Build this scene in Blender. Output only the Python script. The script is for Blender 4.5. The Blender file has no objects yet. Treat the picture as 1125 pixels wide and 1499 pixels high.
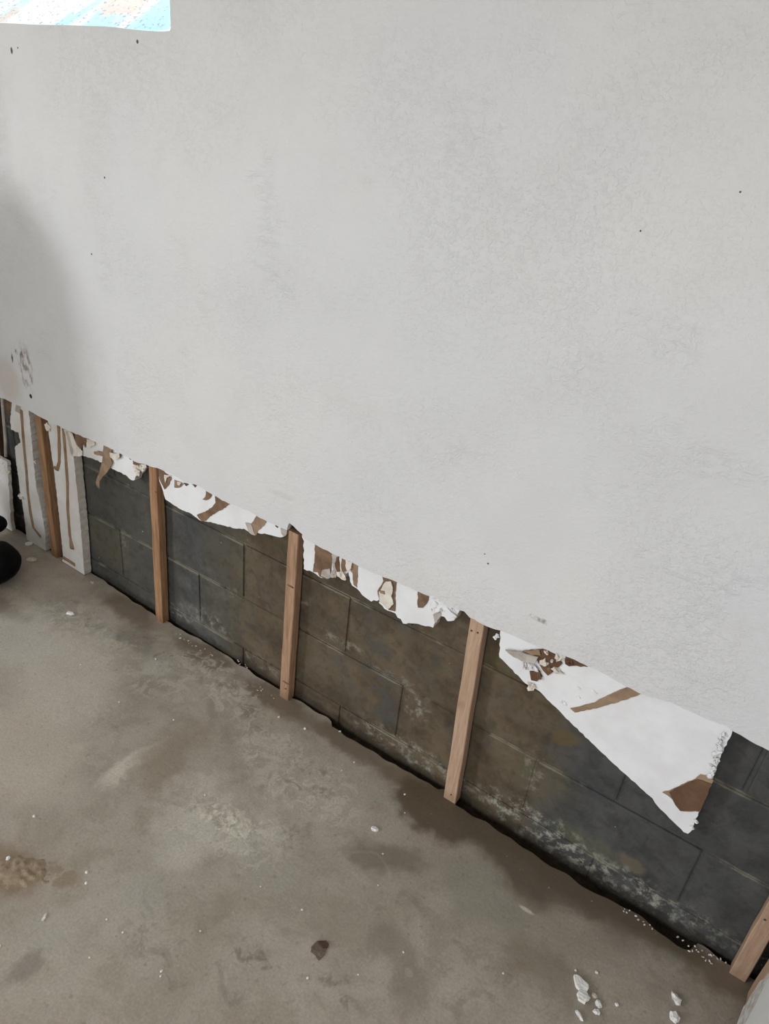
import bpy, bmesh, math, random
from mathutils import Vector, Matrix, noise as mnoise
from mathutils.geometry import tessellate_polygon

random.seed(7)
scene = bpy.context.scene
col = scene.collection

# ------------------------------------------------------------------ camera
CAM = Vector((1.90655, -1.33745, 1.62179))
R_ = Vector((0.81991467, 0.56349536, 0.10105902))
U_ = Vector((-0.34467245, 0.34494053, 0.87305036))
F_ = Vector((-0.45710047, 0.75065906, -0.47704312))
FPX = 1032.478
cd = bpy.data.cameras.new('camera')
cam = bpy.data.objects.new('camera', cd)
col.objects.link(cam)
cd.sensor_fit = 'HORIZONTAL'
cd.sensor_width = 36.0
cd.lens = FPX / 1125.0 * 36.0
cd.clip_start = 0.02
m3 = Matrix((R_, U_, -F_)).transposed()
cam.matrix_world = Matrix.Translation(CAM) @ m3.to_4x4()
scene.camera = cam

# ------------------------------------------------------------------ world, lights, exposure
w = bpy.data.worlds.new('world')
scene.world = w
w.use_nodes = True
bg = w.node_tree.nodes['Background']
bg.inputs['Color'].default_value = (1.0, 0.988, 0.97, 1)
bg.inputs['Strength'].default_value = 0.79
ld = bpy.data.lights.new('window_daylight', 'AREA')
ld.shape = 'SQUARE'
ld.size = 1.3
ld.energy = 260.0
ld.color = (0.98, 1.0, 1.03)
lo = bpy.data.objects.new('window_daylight', ld)
col.objects.link(lo)
lo.location = (-5.0, -7.0, 3.0)
lo.rotation_euler = (Vector((0.6, 0, 0.9)) - lo.location).to_track_quat('-Z', 'Y').to_euler()
ld2 = bpy.data.lights.new('added_fill_light', 'AREA')  # unseen soft fill, added to brighten the lower right of the wall
ld2.shape = 'SQUARE'
ld2.size = 2.0
ld2.energy = 62.0
ld2.color = (0.96, 0.99, 1.06)
lo2 = bpy.data.objects.new('added_fill_light', ld2)
col.objects.link(lo2)
lo2.location = (1.9, -6.0, 1.1)
lo2.rotation_euler = (Vector((2.0, 0, 0.5)) - lo2.location).to_track_quat('-Z', 'Y').to_euler()
vs = scene.view_settings
vs.view_transform = 'Standard'
vs.look = 'None'
vs.gamma = 1.0
vs.use_curve_mapping = False
vs.exposure = 0.0


# ------------------------------------------------------------------ helpers
def ray(u, v):
    return R_ * ((u - 562.5) / FPX) - U_ * ((v - 749.5) / FPX) + F_


def atY(u, v, Y):                       # photo pixel -> point on a plane parallel to the wall
    d = ray(u, v)
    return CAM + d * ((Y - CAM.y) / d.y)


def atZ(u, v, Z=0.0):                   # photo pixel -> point on the floor
    d = ray(u, v)
    return CAM + d * ((Z - CAM.z) / d.z)


def tag(o, label=None, cat=None, group=None, kind=None):
    if label:
        o['label'] = label
    if cat:
        o['category'] = cat
    if group:
        o['group'] = group
    if kind:
        o['kind'] = kind
    return o


def link(name, me, mat=None, parent=None):
    o = bpy.data.objects.new(name, me)
    col.objects.link(o)
    if mat is not None and me is not None and not me.materials:
        me.materials.append(mat)
    if parent is not None:
        o.parent = parent
    return o


def from_bm(name, bm, mat=None, parent=None, smooth=False):
    me = bpy.data.meshes.new(name)
    bmesh.ops.recalc_face_normals(bm, faces=bm.faces)
    bm.to_mesh(me)
    bm.free()
    if smooth:
        for p in me.polygons:
            p.use_smooth = True
    return link(name, me, mat, parent)


def box_bm(bm, x0, x1, y0, y1, z0, z1):
    vs_ = [bm.verts.new((x, y, z)) for x in (x0, x1) for y in (y0, y1) for z in (z0, z1)]
    for f in ((0, 1, 3, 2), (4, 6, 7, 5), (0, 4, 5, 1), (2, 3, 7, 6), (0, 2, 6, 4), (1, 5, 7, 3)):
        bm.faces.new([vs_[i] for i in f])
    return vs_


def slab(name, loops, y0, y1, mat, parent=None, axis='Y', bulge=None):
    """Polygon (with holes) in the wall plane, given thickness between y0 (front) and y1 (back)."""
    bm = bmesh.new()
    if axis == 'Y':
        P = lambda a, b, t: Vector((a, t, b))
    elif axis == 'X':
        P = lambda a, b, t: Vector((t, a, b))
    else:
        P = lambda a, b, t: Vector((a, b, t))
    fl, bl = [], []
    for lp in loops:
        fl.append([bm.verts.new(P(a, b, y0 + (bulge(a, b) if bulge else 0))) for a, b in lp])
        bl.append([bm.verts.new(P(a, b, y1)) for a, b in lp])
    tess = tessellate_polygon([[Vector((a, b, 0)) for a, b in lp] for lp in loops])
    ff = [v for l in fl for v in l]
    bb = [v for l in bl for v in l]
    for t in tess:
        try:
            bm.faces.new([ff[i] for i in t])
            bm.faces.new([bb[i] for i in reversed(t)])
        except ValueError:
            pass
    for l, b in zip(fl, bl):
        n = len(l)
        for i in range(n):
            try:
                bm.faces.new((l[i], l[(i + 1) % n], b[(i + 1) % n], b[i]))
            except ValueError:
                pass
    return from_bm(name, bm, mat, parent)


def jag(pts, amp, step, closed=True, seed=0, skip=None):
    rng = random.Random(seed)
    out = []
    n = len(pts)
    for i in range(n if closed else n - 1):
        a, b = Vector(pts[i]), Vector(pts[(i + 1) % n])
        d = b - a
        L = d.length
        k = max(1, int(L / step))
        nrm = Vector((-d.y, d.x)) / max(L, 1e-6)
        for j in range(k):
            t = j / k
            q = a + d * t
            if j and not (skip and skip(q)):
                q = q + nrm * rng.uniform(-amp, amp)
            out.append((q.x, q.y))
    if not closed:
        out.append(tuple(pts[-1]))
    return out


def px(pts, Y):
    return [(p.x, p.z) for p in (atY(u, v, Y) for u, v in pts)]


def zc(pts, ox, oy, s):                 # photo crop coordinates -> photo pixels
    return [(ox + a * s, oy + b * s) for a, b in pts]


def tube_bm(bm, pts, radii, seg=8, flat=1.0):
    rings = []
    n = len(pts)
    for i, p in enumerate(pts):
        a = pts[max(0, i - 1)]
        b = pts[min(n - 1, i + 1)]
        t = (b - a).normalized()
        ref = Vector((0, 1, 0)) if abs(t.y) < 0.9 else Vector((1, 0, 0))
        e1 = t.cross(ref).normalized()
        e2 = e1.cross(t).normalized()
        r = radii[i] if isinstance(radii, (list, tuple)) else radii
        rings.append([bm.verts.new(p + e1 * (r * math.cos(2 * math.pi * k / seg)) +
                                   e2 * (r * flat * math.sin(2 * math.pi * k / seg))) for k in range(seg)])
    for i in range(n - 1):
        for k in range(seg):
            bm.faces.new((rings[i][k], rings[i][(k + 1) % seg], rings[i + 1][(k + 1) % seg], rings[i + 1][k]))
    bm.faces.new(rings[0][::-1])
    bm.faces.new(rings[-1])


def lump_mesh(name, seed, sub=2, rough=0.35, freq=1.6):
    bm = bmesh.new()
    bmesh.ops.create_icosphere(bm, subdivisions=sub, radius=1.0)
    off = Vector((seed * 3.7, seed * 1.3, seed * 7.1))
    for v in bm.verts:
        n = mnoise.noise(v.co * freq + off) + 0.5 * mnoise.noise(v.co * freq * 2.7 + off)
        v.co *= 1 + rough * n
    me = bpy.data.meshes.new(name)
    bm.to_mesh(me)
    bm.free()
    return me


# ------------------------------------------------------------------ node helper
class NT:
    def __init__(self, name):
        self.mat = bpy.data.materials.new(name)
        self.mat.use_nodes = True
        self.t = self.mat.node_tree
        self.n = self.t.nodes
        self.b = self.n['Principled BSDF']
        g = self.n.new('ShaderNodeNewGeometry')
        self.pos = g.outputs['Position']

    def put(self, inp, v):
        if isinstance(v, (int, float)):
            inp.default_value = v
        elif isinstance(v, (tuple, list)):
            if len(v) == 3 and inp.type == 'RGBA':
                v = (*v, 1)
            inp.default_value = v
        else:
            self.t.links.new(v, inp)

    def math(self, op, a, b=0.0, clamp=False):
        n = self.n.new('ShaderNodeMath')
        n.operation = op
        n.use_clamp = clamp
        self.put(n.inputs[0], a)
        self.put(n.inputs[1], b)
        return n.outputs[0]

    def vmath(self, op, a, b=(0, 0, 0)):
        n = self.n.new('ShaderNodeVectorMath')
        n.operation = op
        self.put(n.inputs[0], a)
        self.put(n.inputs[1], b)
        return n.outputs['Value'] if op in ('LENGTH', 'DOT_PRODUCT') else n.outputs[0]

    def noise(self, scale, detail=4, rough=0.55, vec=None, dist=0.0, color=False, stretch=None, off=None):
        v = vec if vec is not None else self.pos
        if off:
            v = self.vmath('ADD', v, off)
        if stretch:
            v = self.vmath('MULTIPLY', v, stretch)
        n = self.n.new('ShaderNodeTexNoise')
        self.put(n.inputs['Vector'], v)
        n.inputs['Scale'].default_value = scale
        n.inputs['Detail'].default_value = detail
        n.inputs['Roughness'].default_value = rough
        n.inputs['Distortion'].default_value = dist
        return n.outputs['Color'] if color else n.outputs[0]

    def rng(self, v, a, b, c=0.0, d=1.0, smooth=True):
        n = self.n.new('ShaderNodeMapRange')
        n.interpolation_type = 'SMOOTHSTEP' if smooth else 'LINEAR'
        self.put(n.inputs[0], v)
        for i, q in enumerate((a, b, c, d)):
            n.inputs[1 + i].default_value = q
        return n.outputs[0]

    def mix(self, f, a, b, mode='MIX'):
        n = self.n.new('ShaderNodeMix')
        n.data_type = 'RGBA'
        n.blend_type = mode
        self.put(n.inputs[0], f)
        self.put(n.inputs[6], a)
        self.put(n.inputs[7], b)
        return n.outputs[2]

    def warp(self, scale, amp, detail=3, vec=None):
        c = self.noise(scale, detail, color=True, vec=vec)
        d = self.vmath('SUBTRACT', c, (0.5, 0.5, 0.5))
        d = self.vmath('MULTIPLY', d, (amp, amp, amp))
        return self.vmath('ADD', vec if vec is not None else self.pos, d)

    def blob(self, c, r, soft0=0.55, soft1=1.15, vec=None):
        """1 inside an ellipsoid at c with radii r, fading to 0 outside."""
        v = self.vmath('SUBTRACT', vec if vec is not None else self.pos, tuple(c))
        v = self.vmath('DIVIDE', v, tuple(r))
        L = self.vmath('LENGTH', v)
        return self.rng(L, soft0, soft1, 1.0, 0.0)

    def bump(self, h, strength, dist, normal=None):
        n = self.n.new('ShaderNodeBump')
        n.inputs['Strength'].default_value = strength
        n.inputs['Distance'].default_value = dist
        self.put(n.inputs['Height'], h)
        if normal is not None:
            self.put(n.inputs['Normal'], normal)
        return n.outputs[0]

    def out(self, color, rough=0.8, normal=None, spec=None):
        self.put(self.b.inputs['Base Color'], color)
        self.put(self.b.inputs['Roughness'], rough)
        if normal is not None:
            self.put(self.b.inputs['Normal'], normal)
        if spec is not None:
            self.b.inputs['Specular IOR Level'].default_value = spec
        return self.mat


def srgb(r, g, b):
    f = lambda c: ((c / 255 + 0.055) / 1.055) ** 2.4 if c > 10 else c / 255 / 12.92
    return (f(r), f(g), f(b))


def simple(name, c, rough=0.8, var=0.15, scale=40, bump=0.0, bscale=120, spec=None):
    m = NT(name)
    n = m.noise(scale, 4)
    dark = tuple(x * (1 - var) for x in c)
    lite = tuple(min(1, x * (1 + var)) for x in c)
    cc = m.mix(m.rng(n, 0.3, 0.7), dark, lite)
    nb = m.bump(m.noise(bscale, 4), bump, 0.004) if bump else None
    return m.out(cc, rough, nb, spec)


# ------------------------------------------------------------------ materials
YD = -0.053                              # painted face of the drywall
YF = -0.037                              # face of the foam board and of the furring strips


def mat_drywall():
    m = NT('painted_textured_drywall')
    big = m.noise(1.3, 3)
    mid = m.noise(6.0, 4, off=(3, 1, 2))
    c = m.mix(m.rng(big, 0.35, 0.65), srgb(214, 215, 216), srgb(219, 219, 217))
    c = m.mix(m.rng(mid, 0.45, 0.7, 0, 0.35), c, srgb(209, 209, 207))
    # grime on the scuffed patch and a few dark pits
    wp = m.warp(30, 0.02)
    def spot(u, v, ru, rv, colr, k, warp=True, s0=0.5, s1=1.1, tex=None):
        nonlocal c
        p = atY(u, v, YD)
        f = m.blob((p.x, YD, p.z), (ru, 1.0, rv), s0, s1, wp if warp else None)
        f = m.math('MULTIPLY', f, k)
        if tex is not None:
            f = m.math('MULTIPLY', f, tex)
        c = m.mix(f, c, colr)
    scr = m.rng(m.noise(60, 5, 0.65, stretch=(1, 1, 0.5)), 0.45, 0.62)
    spot(38, 540, 0.045, 0.10, srgb(120, 100, 88), 0.75, tex=scr)
    spot(10, 555, 0.10, 0.10, srgb(196, 180, 165), 0.5)
    spot(30, 518, 0.05, 0.012, srgb(110, 95, 85), 0.7, tex=scr)
    spot(18, 525, 0.007, 0.02, srgb(60, 55, 45), 0.9)
    spot(785, 905, 0.035, 0.008, srgb(120, 112, 105), 0.7, tex=scr)
    spot(412, 724, 0.06, 0.012, srgb(205, 203, 198), 0.5)
    spot(520, 592, 0.14, 0.008, srgb(212, 211, 207), 0.35)
    spot(45, 580, 0.0095, 0.010, srgb(25, 20, 18), 1.0, False, 0.6, 1.0)
    for u, v, r in ((201, 61, .005), (17, 74, .006), (153, 260, .0035), (134, 372, .0035), (714, 825, .0028),
                    (709, 811, .002), (26, 70, .003), (1083, 281, .002), (937, 338, .002)):
        spot(u, v, r, r * (1.6 if u == 17 else 1), srgb(40, 36, 34), 0.9, False, 0.6, 1.0)
    # relief: fine stipple, raised squashed clumps, a few crow's-foot streaks
    fine = m.noise(135, 4, 0.68)
    med = m.noise(85, 4, 0.65, dist=0.4, stretch=(1, 1, 1.25))
    reg = m.rng(m.noise(2.4, 4, off=(7, 2, 5)), 0.32, 0.70)
    reg2 = m.rng(m.noise(5.0, 4, off=(1, 8, 3)), 0.54, 0.68)
    streak = m.noise(46, 4, 0.6, stretch=(0.6, 1, 1.1), dist=1.0, off=(5, 5, 5))
    rid = m.math('SUBTRACT', 1.0, m.math('ABSOLUTE', m.math('MULTIPLY', m.math('SUBTRACT', streak, 0.52), 11.0)), True)
    rid2 = m.math('MULTIPLY', rid, reg2)
    h = m.math('MULTIPLY', fine, m.math('ADD', m.math('MULTIPLY', reg, 0.55), 0.6))
    h = m.math('ADD', h, m.math('MULTIPLY', m.rng(med, 0.46, 0.64), m.math('ADD', m.math('MULTIPLY', reg, 0.4), 0.08)))
    h = m.math('ADD', h, m.math('MULTIPLY', rid2, 0.5))
    nb = m.bump(h, 0.55, 0.0038)
    nb = m.bump(m.noise(4, 2), 0.2, 0.03, nb)
    return m.out(c, 0.62, nb, 0.25)


def mat_block():
    m = NT('stained_concrete_block')
    wp = m.warp(5, 0.22)
    wf = m.warp(22, 0.05)
    n1 = m.noise(9, 5, 0.62)
    n2 = m.noise(45, 4, 0.6)
    grey = m.mix(m.rng(n1, 0.3, 0.7), srgb(60, 61, 61), srgb(84, 85, 85))
    c = m.mix(m.rng(n2, 0.35, 0.75, 0, 0.45), grey, srgb(68, 68, 66))
    brown = m.mix(m.rng(m.noise(7, 5, 0.65, off=(2, 0, 4)), 0.32, 0.68), srgb(78, 66, 50), srgb(108, 95, 75))

    def add(u, v, ru, rv, colr, k, vec=wp, s0=0.55, s1=1.2, tex=None):
        nonlocal c
        p = atY(u, v, 0)
        f = m.math('MULTIPLY', m.blob((p.x, 0, p.z), (ru, 1, rv), s0, s1, vec), k)
        if tex is not None:
            f = m.math('MULTIPLY', f, tex)
        c = m.mix(f, c, colr)
    add(520, 960, 0.56, 0.75, brown, 0.95, s0=0.75)
    add(700, 1060, 0.26, 0.60, brown, 0.9, s0=0.7)
    add(740, 1010, 0.16, 0.22, brown, 0.9)
    add(180, 770, 0.30, 0.40, srgb(80, 79, 68), 0.55)
    add(160, 800, 0.16, 0.12, srgb(94, 92, 74), 0.65)
    add(330, 860, 0.14, 0.30, srgb(86, 83, 70), 0.5)
    mot = m.rng(m.noise(17, 6, 0.7, off=(3, 7, 2), dist=0.5), 0.40, 0.66)
    c = m.mix(m.math('MULTIPLY', mot, 0.38), c, srgb(92, 90, 83))
    mo2 = m.rng(m.noise(26, 6, 0.7, off=(8, 1, 6), dist=0.5), 0.48, 0.62)
    c = m.mix(m.math('MULTIPLY', mo2, 0.35), c, srgb(52, 49, 44))
    # cleaner grey islands inside the stain
    isl = m.rng(m.noise(8, 5, 0.65, off=(9, 3, 1)), 0.45, 0.6)
    add(540, 1000, 0.14, 0.10, srgb(80, 82, 80), 0.75, tex=isl)
    add(570, 935, 0.16, 0.07, srgb(78, 78, 74), 0.7, tex=isl)
    add(300, 890, 0.13, 0.16, srgb(102, 102, 96), 0.6, tex=isl)
    add(800, 1150, 0.11, 0.10, srgb(92, 88, 70), 0.8, tex=isl)
    add(840, 1090, 0.03, 0.05, srgb(98, 84, 54), 0.7)
    add(730, 975, 0.03, 0.03, srgb(90, 80, 52), 0.5)
    add(925, 1265, 0.035, 0.03, srgb(120, 108, 88), 0.5, wf)
    # efflorescence near the slab, with a broken outline
    eff = m.rng(m.noise(34, 6, 0.72, off=(4, 4, 4)), 0.47, 0.66)
    for u, v, ru, rv, k in ((785, 1212, .20, .075, 1.0), (895, 1282, .20, .06, .9), (1010, 1348, .12, .05, .5), (600, 1102, .22, .05, .8),
                            (300, 905, .14, .035, .5), (390, 975, .12, .03, .4), (780, 1130, .03, .09, .45),
                            (605, 1035, .03, .06, .5), (620, 1040, .03, .05, .5), (180, 800, .03, .09, .35), (500, 940, .09, .02, .55),
                            (260, 895, .10, .03, .5), (575, 990, .10, .015, .35), (440, 880, .06, .012, .4), (340, 868, .03, .03, .4)):
        add(u, v, ru, rv, srgb(160, 158, 146), k, wf, tex=eff)
    add(860, 1235, 0.10, 0.04, srgb(104, 106, 78), 0.3, wf)
    # light caught on block ledges, painted as pale lines along the bed joints
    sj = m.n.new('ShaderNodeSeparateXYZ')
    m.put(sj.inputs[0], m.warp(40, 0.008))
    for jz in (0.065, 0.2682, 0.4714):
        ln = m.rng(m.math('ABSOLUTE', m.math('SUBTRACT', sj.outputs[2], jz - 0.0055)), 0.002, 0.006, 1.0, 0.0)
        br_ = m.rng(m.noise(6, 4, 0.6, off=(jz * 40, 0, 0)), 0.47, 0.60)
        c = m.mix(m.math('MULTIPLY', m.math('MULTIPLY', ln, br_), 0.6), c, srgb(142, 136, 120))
    # splashed paint specks
    sp = m.rng(m.noise(75, 2, 0.4, off=(6, 6, 1)), 0.755, 0.775)
    c = m.mix(m.math('MULTIPLY', sp, 0.7), c, srgb(170, 168, 160))
    # damp tide mark at the slab
    sz = m.n.new('ShaderNodeSeparateXYZ')
    m.put(sz.inputs[0], wf)
    tide = m.rng(sz.outputs[2], 0.004, 0.028, 0.6, 0.0)
    c = m.mix(tide, c, srgb(44, 36, 27))
    h = m.math('ADD', m.noise(150, 4, 0.7), m.math('MULTIPLY', n1, 1.2))
    low = m.rng(sz.outputs[2], 0.03, 0.09, 1.0, 0.25)
    h = m.math('ADD', h, m.math('MULTIPLY', m.math('MULTIPLY', m.noise(38, 5, 0.7), low), 3.5))
    return m.out(c, 0.86, m.bump(h, 0.5, 0.004), 0.25)


def mat_floor():
    m = NT('stained_concrete_floor')
    wp = m.warp(3.2, 0.30, 4)
    wf = m.warp(14, 0.10, 5)
    w2 = m.warp(26, 0.05, 5, wp)
    n1 = m.noise(2.6, 6, 0.6, dist=0.8)
    n2 = m.noise(11, 6, 0.66, dist=0.5, off=(2, 2, 2))
    n3 = m.noise(60, 4, 0.65)
    c = m.mix(m.rng(n1, 0.3, 0.7), srgb(146, 136, 124), srgb(168, 159, 148))
    c = m.mix(m.rng(n2, 0.42, 0.7, 0, 0.6), c, srgb(136, 126, 113))
    c = m.mix(m.rng(m.noise(4.5, 5, 0.6, off=(8, 1, 0)), 0.52, 0.68, 0, 0.6), c, srgb(156, 154, 144))

    def add(u, v, ru, rv, colr, k, vec=w2, s0=0.5, s1=1.15, tex=None):
        nonlocal c
        p = atZ(u, v)
        f = m.math('MULTIPLY', m.blob((p.x, p.y, 0), (ru, rv, 1), s0, s1, vec), k)
        if tex is not None:
            f = m.math('MULTIPLY', f, tex)
        c = m.mix(f, c, colr)
    t1 = m.rng(m.noise(16, 6, 0.7, off=(1, 5, 3), dist=0.9), 0.45, 0.56)
    t2 = m.rng(m.noise(40, 5, 0.7, off=(4, 2, 7), dist=0.5), 0.47, 0.58)
    pale = srgb(190, 185, 175)
    add(100, 990, 0.26, 0.20, pale, 0.55)
    add(30, 920, 0.22, 0.14, srgb(184, 181, 173), 0.6)
    add(120, 895, 0.30, 0.08, srgb(150, 147, 140), 0.5, tex=t1)
    add(20, 1090, 0.28, 0.20, srgb(182, 173, 160), 0.65)
    add(205, 1110, 0.035, 0.10, srgb(194, 186, 174), 0.8)
    add(250, 1000, 0.14, 0.10, srgb(180, 177, 167), 0.6, tex=t1)
    add(330, 1030, 0.17, 0.09, srgb(182, 176, 165), 0.8, tex=t1)
    add(410, 1110, 0.18, 0.10, srgb(178, 170, 159), 0.8, tex=t1)
    add(350, 1190, 0.20, 0.10, srgb(182, 179, 166), 0.8, tex=t1)
    add(300, 1220, 0.10, 0.08, srgb(180, 177, 165), 0.6)
    add(350, 1180, 0.10, 0.05, srgb(204, 200, 186), 0.85, tex=t2)
    add(470, 1130, 0.10, 0.05, srgb(172, 164, 151), 0.6, tex=t1)
    # dull olive-grey areas
    add(205, 940, 0.12, 0.045, srgb(112, 110, 102), 0.6)
    add(250, 1110, 0.11, 0.10, srgb(136, 126, 110), 0.8)
    add(370, 1040, 0.05, 0.05, srgb(110, 106, 98), 0.55)
    add(440, 1205, 0.05, 0.06, srgb(112, 110, 100), 0.5, tex=t1)
    add(700, 1310, 0.15, 0.10, srgb(134, 133, 120), 0.7)
    add(930, 1370, 0.16, 0.08, srgb(124, 120, 107), 0.6)
    add(30, 1420, 0.05, 0.05, srgb(112, 106, 98), 0.6)
    # damp brown along the wall and in the far right area
    for i in range(9):
        t = i / 8
        u, v = 190 + 850 * t, 893 + (1412 - 893) * t
        add(u, v, 0.17, 0.055, srgb(98, 83, 66), 0.75, wf)
    add(640, 1185, 0.15, 0.10, srgb(86, 74, 59), 0.95, wf, 0.7, 1.05)
    add(760, 1250, 0.24, 0.11, srgb(86, 75, 61), 0.9)
    add(920, 1330, 0.20, 0.10, srgb(90, 79, 66), 0.75)
    add(560, 1260, 0.10, 0.06, srgb(108, 98, 84), 0.7)
    add(800, 1440, 0.14, 0.08, srgb(122, 110, 96), 0.7)
    add(560, 1440, 0.10, 0.05, srgb(118, 108, 97), 0.5)
    add(20, 1270, 0.10, 0.06, srgb(122, 102, 80), 0.8, wf)
    add(90, 1275, 0.08, 0.03, srgb(126, 110, 88), 0.7, wf, tex=t1)
    add(375, 1400, 0.05, 0.025, srgb(96, 86, 76), 0.6, wf, tex=t1)
    add(500, 1450, 0.08, 0.025, srgb(104, 95, 85), 0.6, wf, tex=t1)
    add(0, 868, 0.20, 0.05, srgb(104, 92, 80), 0.6)
    add(770, 1332, 0.022, 0.006, srgb(196, 190, 178), 0.9, None, 0.5, 1.1)
    add(598, 1424, 0.012, 0.010, srgb(150, 142, 130), 0.8, None, 0.8, 1.0)
    # broken dusty scale over the middle of the slab, and darker worn patches
    t3 = m.rng(m.noise(24, 7, 0.72, off=(6, 3, 2), dist=1.2), 0.50, 0.58)
    for u, v, ru, rv, k in ((330, 1010, .26, .09, .55), (420, 1110, .22, .10, .6), (350, 1200, .22, .12, .6), (480, 1160, .14, .07, .5), (130, 930, .35, .10, .45), (90, 1000, .3, .16, .35)):
        add(u, v, ru, rv, srgb(184, 177, 166), min(1, k * 1.35), tex=t3)
    t4 = m.rng(m.noise(13, 7, 0.7, off=(2, 9, 4), dist=1.0), 0.53, 0.62)
    for u, v, ru, rv, k in ((260, 970, .30, .06, .6), (380, 1040, .16, .06, .6), (100, 890, .3, .06, .45), (450, 1130, .10, .06, .5), (300, 1400, .3, .12, .35), (650, 1430, .3, .12, .35)):
        add(u, v, ru, rv, srgb(106, 98, 87), k, tex=t4)
    # ring left by water
    p = atZ(535, 1275)
    L = m.vmath('LENGTH', m.vmath('DIVIDE', m.vmath('SUBTRACT', m.warp(9, 0.05), (p.x, p.y, 0)), (0.06, 0.055, 1)))
    ring = m.math('SUBTRACT', 1.0, m.math('ABSOLUTE', m.math('MULTIPLY', m.math('SUBTRACT', L, 1.0), 11.0)), True)
    c = m.mix(m.math('MULTIPLY', ring, 0.35), c, srgb(158, 150, 138))
    # scratches, pits and lime specks
    c = m.mix(m.rng(m.noise(90, 3, 0.5, off=(3, 9, 0)), 0.70, 0.76, 0, 0.5), c, srgb(190, 186, 174))
    c = m.mix(m.rng(n3, 0.3, 0.42, 0.35, 0), c, srgb(98, 90, 80))
    fn = m.noise(170, 3, 0.6, off=(5, 1, 1))
    c = m.mix(m.rng(fn, 0.35, 0.7, 0.25, 0.0), c, srgb(104, 96, 86))
    c = m.mix(1.0, c, (1.36, 1.37, 1.37), 'MULTIPLY')
    h = m.math('ADD', m.math('MULTIPLY', n2, 1.5), m.math('MULTIPLY', n3, 0.5))
    rough = m.rng(n2, 0.3, 0.7, 0.42, 0.68)
    return m.out(c, rough, m.bump(h, 0.22, 0.004), 0.35)


def mat_wood(name, a, b, dark):
    m = NT(name)
    st = m.noise(9, 5, 0.6, stretch=(14, 14, 0.9), dist=0.5)
    fi = m.noise(40, 3, 0.6, stretch=(12, 12, 0.5))
    c = m.mix(m.rng(st, 0.3, 0.7), a, b)
    c = m.mix(m.rng(fi, 0.5, 0.75, 0, 0.5), c, dark)
    kn = m.rng(m.noise(7, 2, 0.5, off=(1, 1, 9)), 0.66, 0.74)
    c = m.mix(m.math('MULTIPLY', kn, 0.6), c, dark)
    sz = m.n.new('ShaderNodeSeparateXYZ')
    m.put(sz.inputs[0], m.warp(25, 0.03))
    c = m.mix(m.rng(sz.outputs[2], 0.0, 0.05, 0.45, 0.0), c, dark)
    return m.out(c, 0.75, m.bump(st, 0.35, 0.002), 0.3)


def mat_foam():
    m = NT('white_bead_foam')
    v = m.n.new('ShaderNodeTexVoronoi')
    m.put(v.inputs['Vector'], m.pos)
    v.inputs['Scale'].default_value = 240
    c = m.mix(m.rng(m.noise(12, 4), 0.35, 0.7), srgb(234, 235, 236), srgb(225, 225, 226))
    # handled and dusty cut edges, and the old dirt on the two full boards
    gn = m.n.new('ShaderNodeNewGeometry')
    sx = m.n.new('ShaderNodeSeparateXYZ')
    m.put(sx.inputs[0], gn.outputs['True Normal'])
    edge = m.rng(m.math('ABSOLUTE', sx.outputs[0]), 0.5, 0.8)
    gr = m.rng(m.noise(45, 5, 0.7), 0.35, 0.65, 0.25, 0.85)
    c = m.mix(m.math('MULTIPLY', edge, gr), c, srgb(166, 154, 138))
    p = atY(70, 720, YF)
    d = m.math('MULTIPLY', m.blob((p.x, YF, p.z), (0.45, 1, 0.7), 0.7, 1.0), m.rng(m.noise(9, 5, 0.65), 0.35, 0.65, 0.25, 0.7))
    c = m.mix(d, c, srgb(206, 198, 186))
    return m.out(c, 0.7, m.bump(v.outputs['Distance'], 0.25, 0.0015), 0.25)


def mat_paper(name, a, b):
    m = NT(name)
    n = m.noise(24, 5, 0.65, dist=0.4)
    c = m.mix(m.rng(n, 0.3, 0.7), a, b)
    return m.out(c, 0.8, m.bump(m.noise(90, 4), 0.4, 0.002), 0.25)


def mat_sill():
    m = NT('plastered_sill')
    d = m.noise(7, 3, 0.5, stretch=(1, 0.35, 0.35), dist=0.4)
    c = m.mix(m.rng(d, 0.42, 0.56), srgb(205, 244, 250), srgb(250, 244, 244))  # blown-out sun streaks and shaded bits put into the colour as cyan and peach
    c = m.mix(m.rng(m.noise(5, 2, off=(4, 1, 0)), 0.55, 0.66, 0, 0.8), c, srgb(240, 214, 200))
    c = m.mix(m.rng(m.noise(95, 3), 0.58, 0.66, 0, 0.7), c, srgb(150, 160, 196))
    return m.out(c, 0.8, m.bump(m.noise(110, 4, 0.65), 0.6, 0.004), 0.2)


M_DRY = mat_drywall()
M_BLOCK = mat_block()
M_FLOOR = mat_floor()
M_WOOD_A = mat_wood('weathered_orange_lumber', srgb(140, 104, 76), srgb(172, 134, 100), srgb(92, 62, 42))
M_WOOD_B = mat_wood('pinkish_lumber', srgb(150, 118, 94), srgb(182, 148, 120), srgb(110, 80, 60))
M_WOOD_C = mat_wood('pale_lumber', srgb(172, 142, 118), srgb(192, 164, 140), srgb(140, 110, 88))
M_WOOD_D = mat_wood('dark_brown_lumber', srgb(66, 48, 36), srgb(92, 68, 50), srgb(40, 28, 20))  # much darker wood tone than the other strips
M_KNOT = simple('wood_knot', srgb(112, 80, 60), 0.7, 0.3, 90)
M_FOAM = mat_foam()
M_GLUE = mat_paper('brown_adhesive', srgb(128, 104, 80), srgb(154, 129, 103))
M_PAPER = mat_paper('brown_torn_paper', srgb(106, 82, 64), srgb(136, 110, 88))
M_PAPER2 = mat_paper('dark_brown_paper', srgb(94, 70, 53), srgb(112, 85, 65))
M_PAPER3 = mat_paper('tan_torn_paper', srgb(136, 113, 92), srgb(160, 137, 113))
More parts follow.
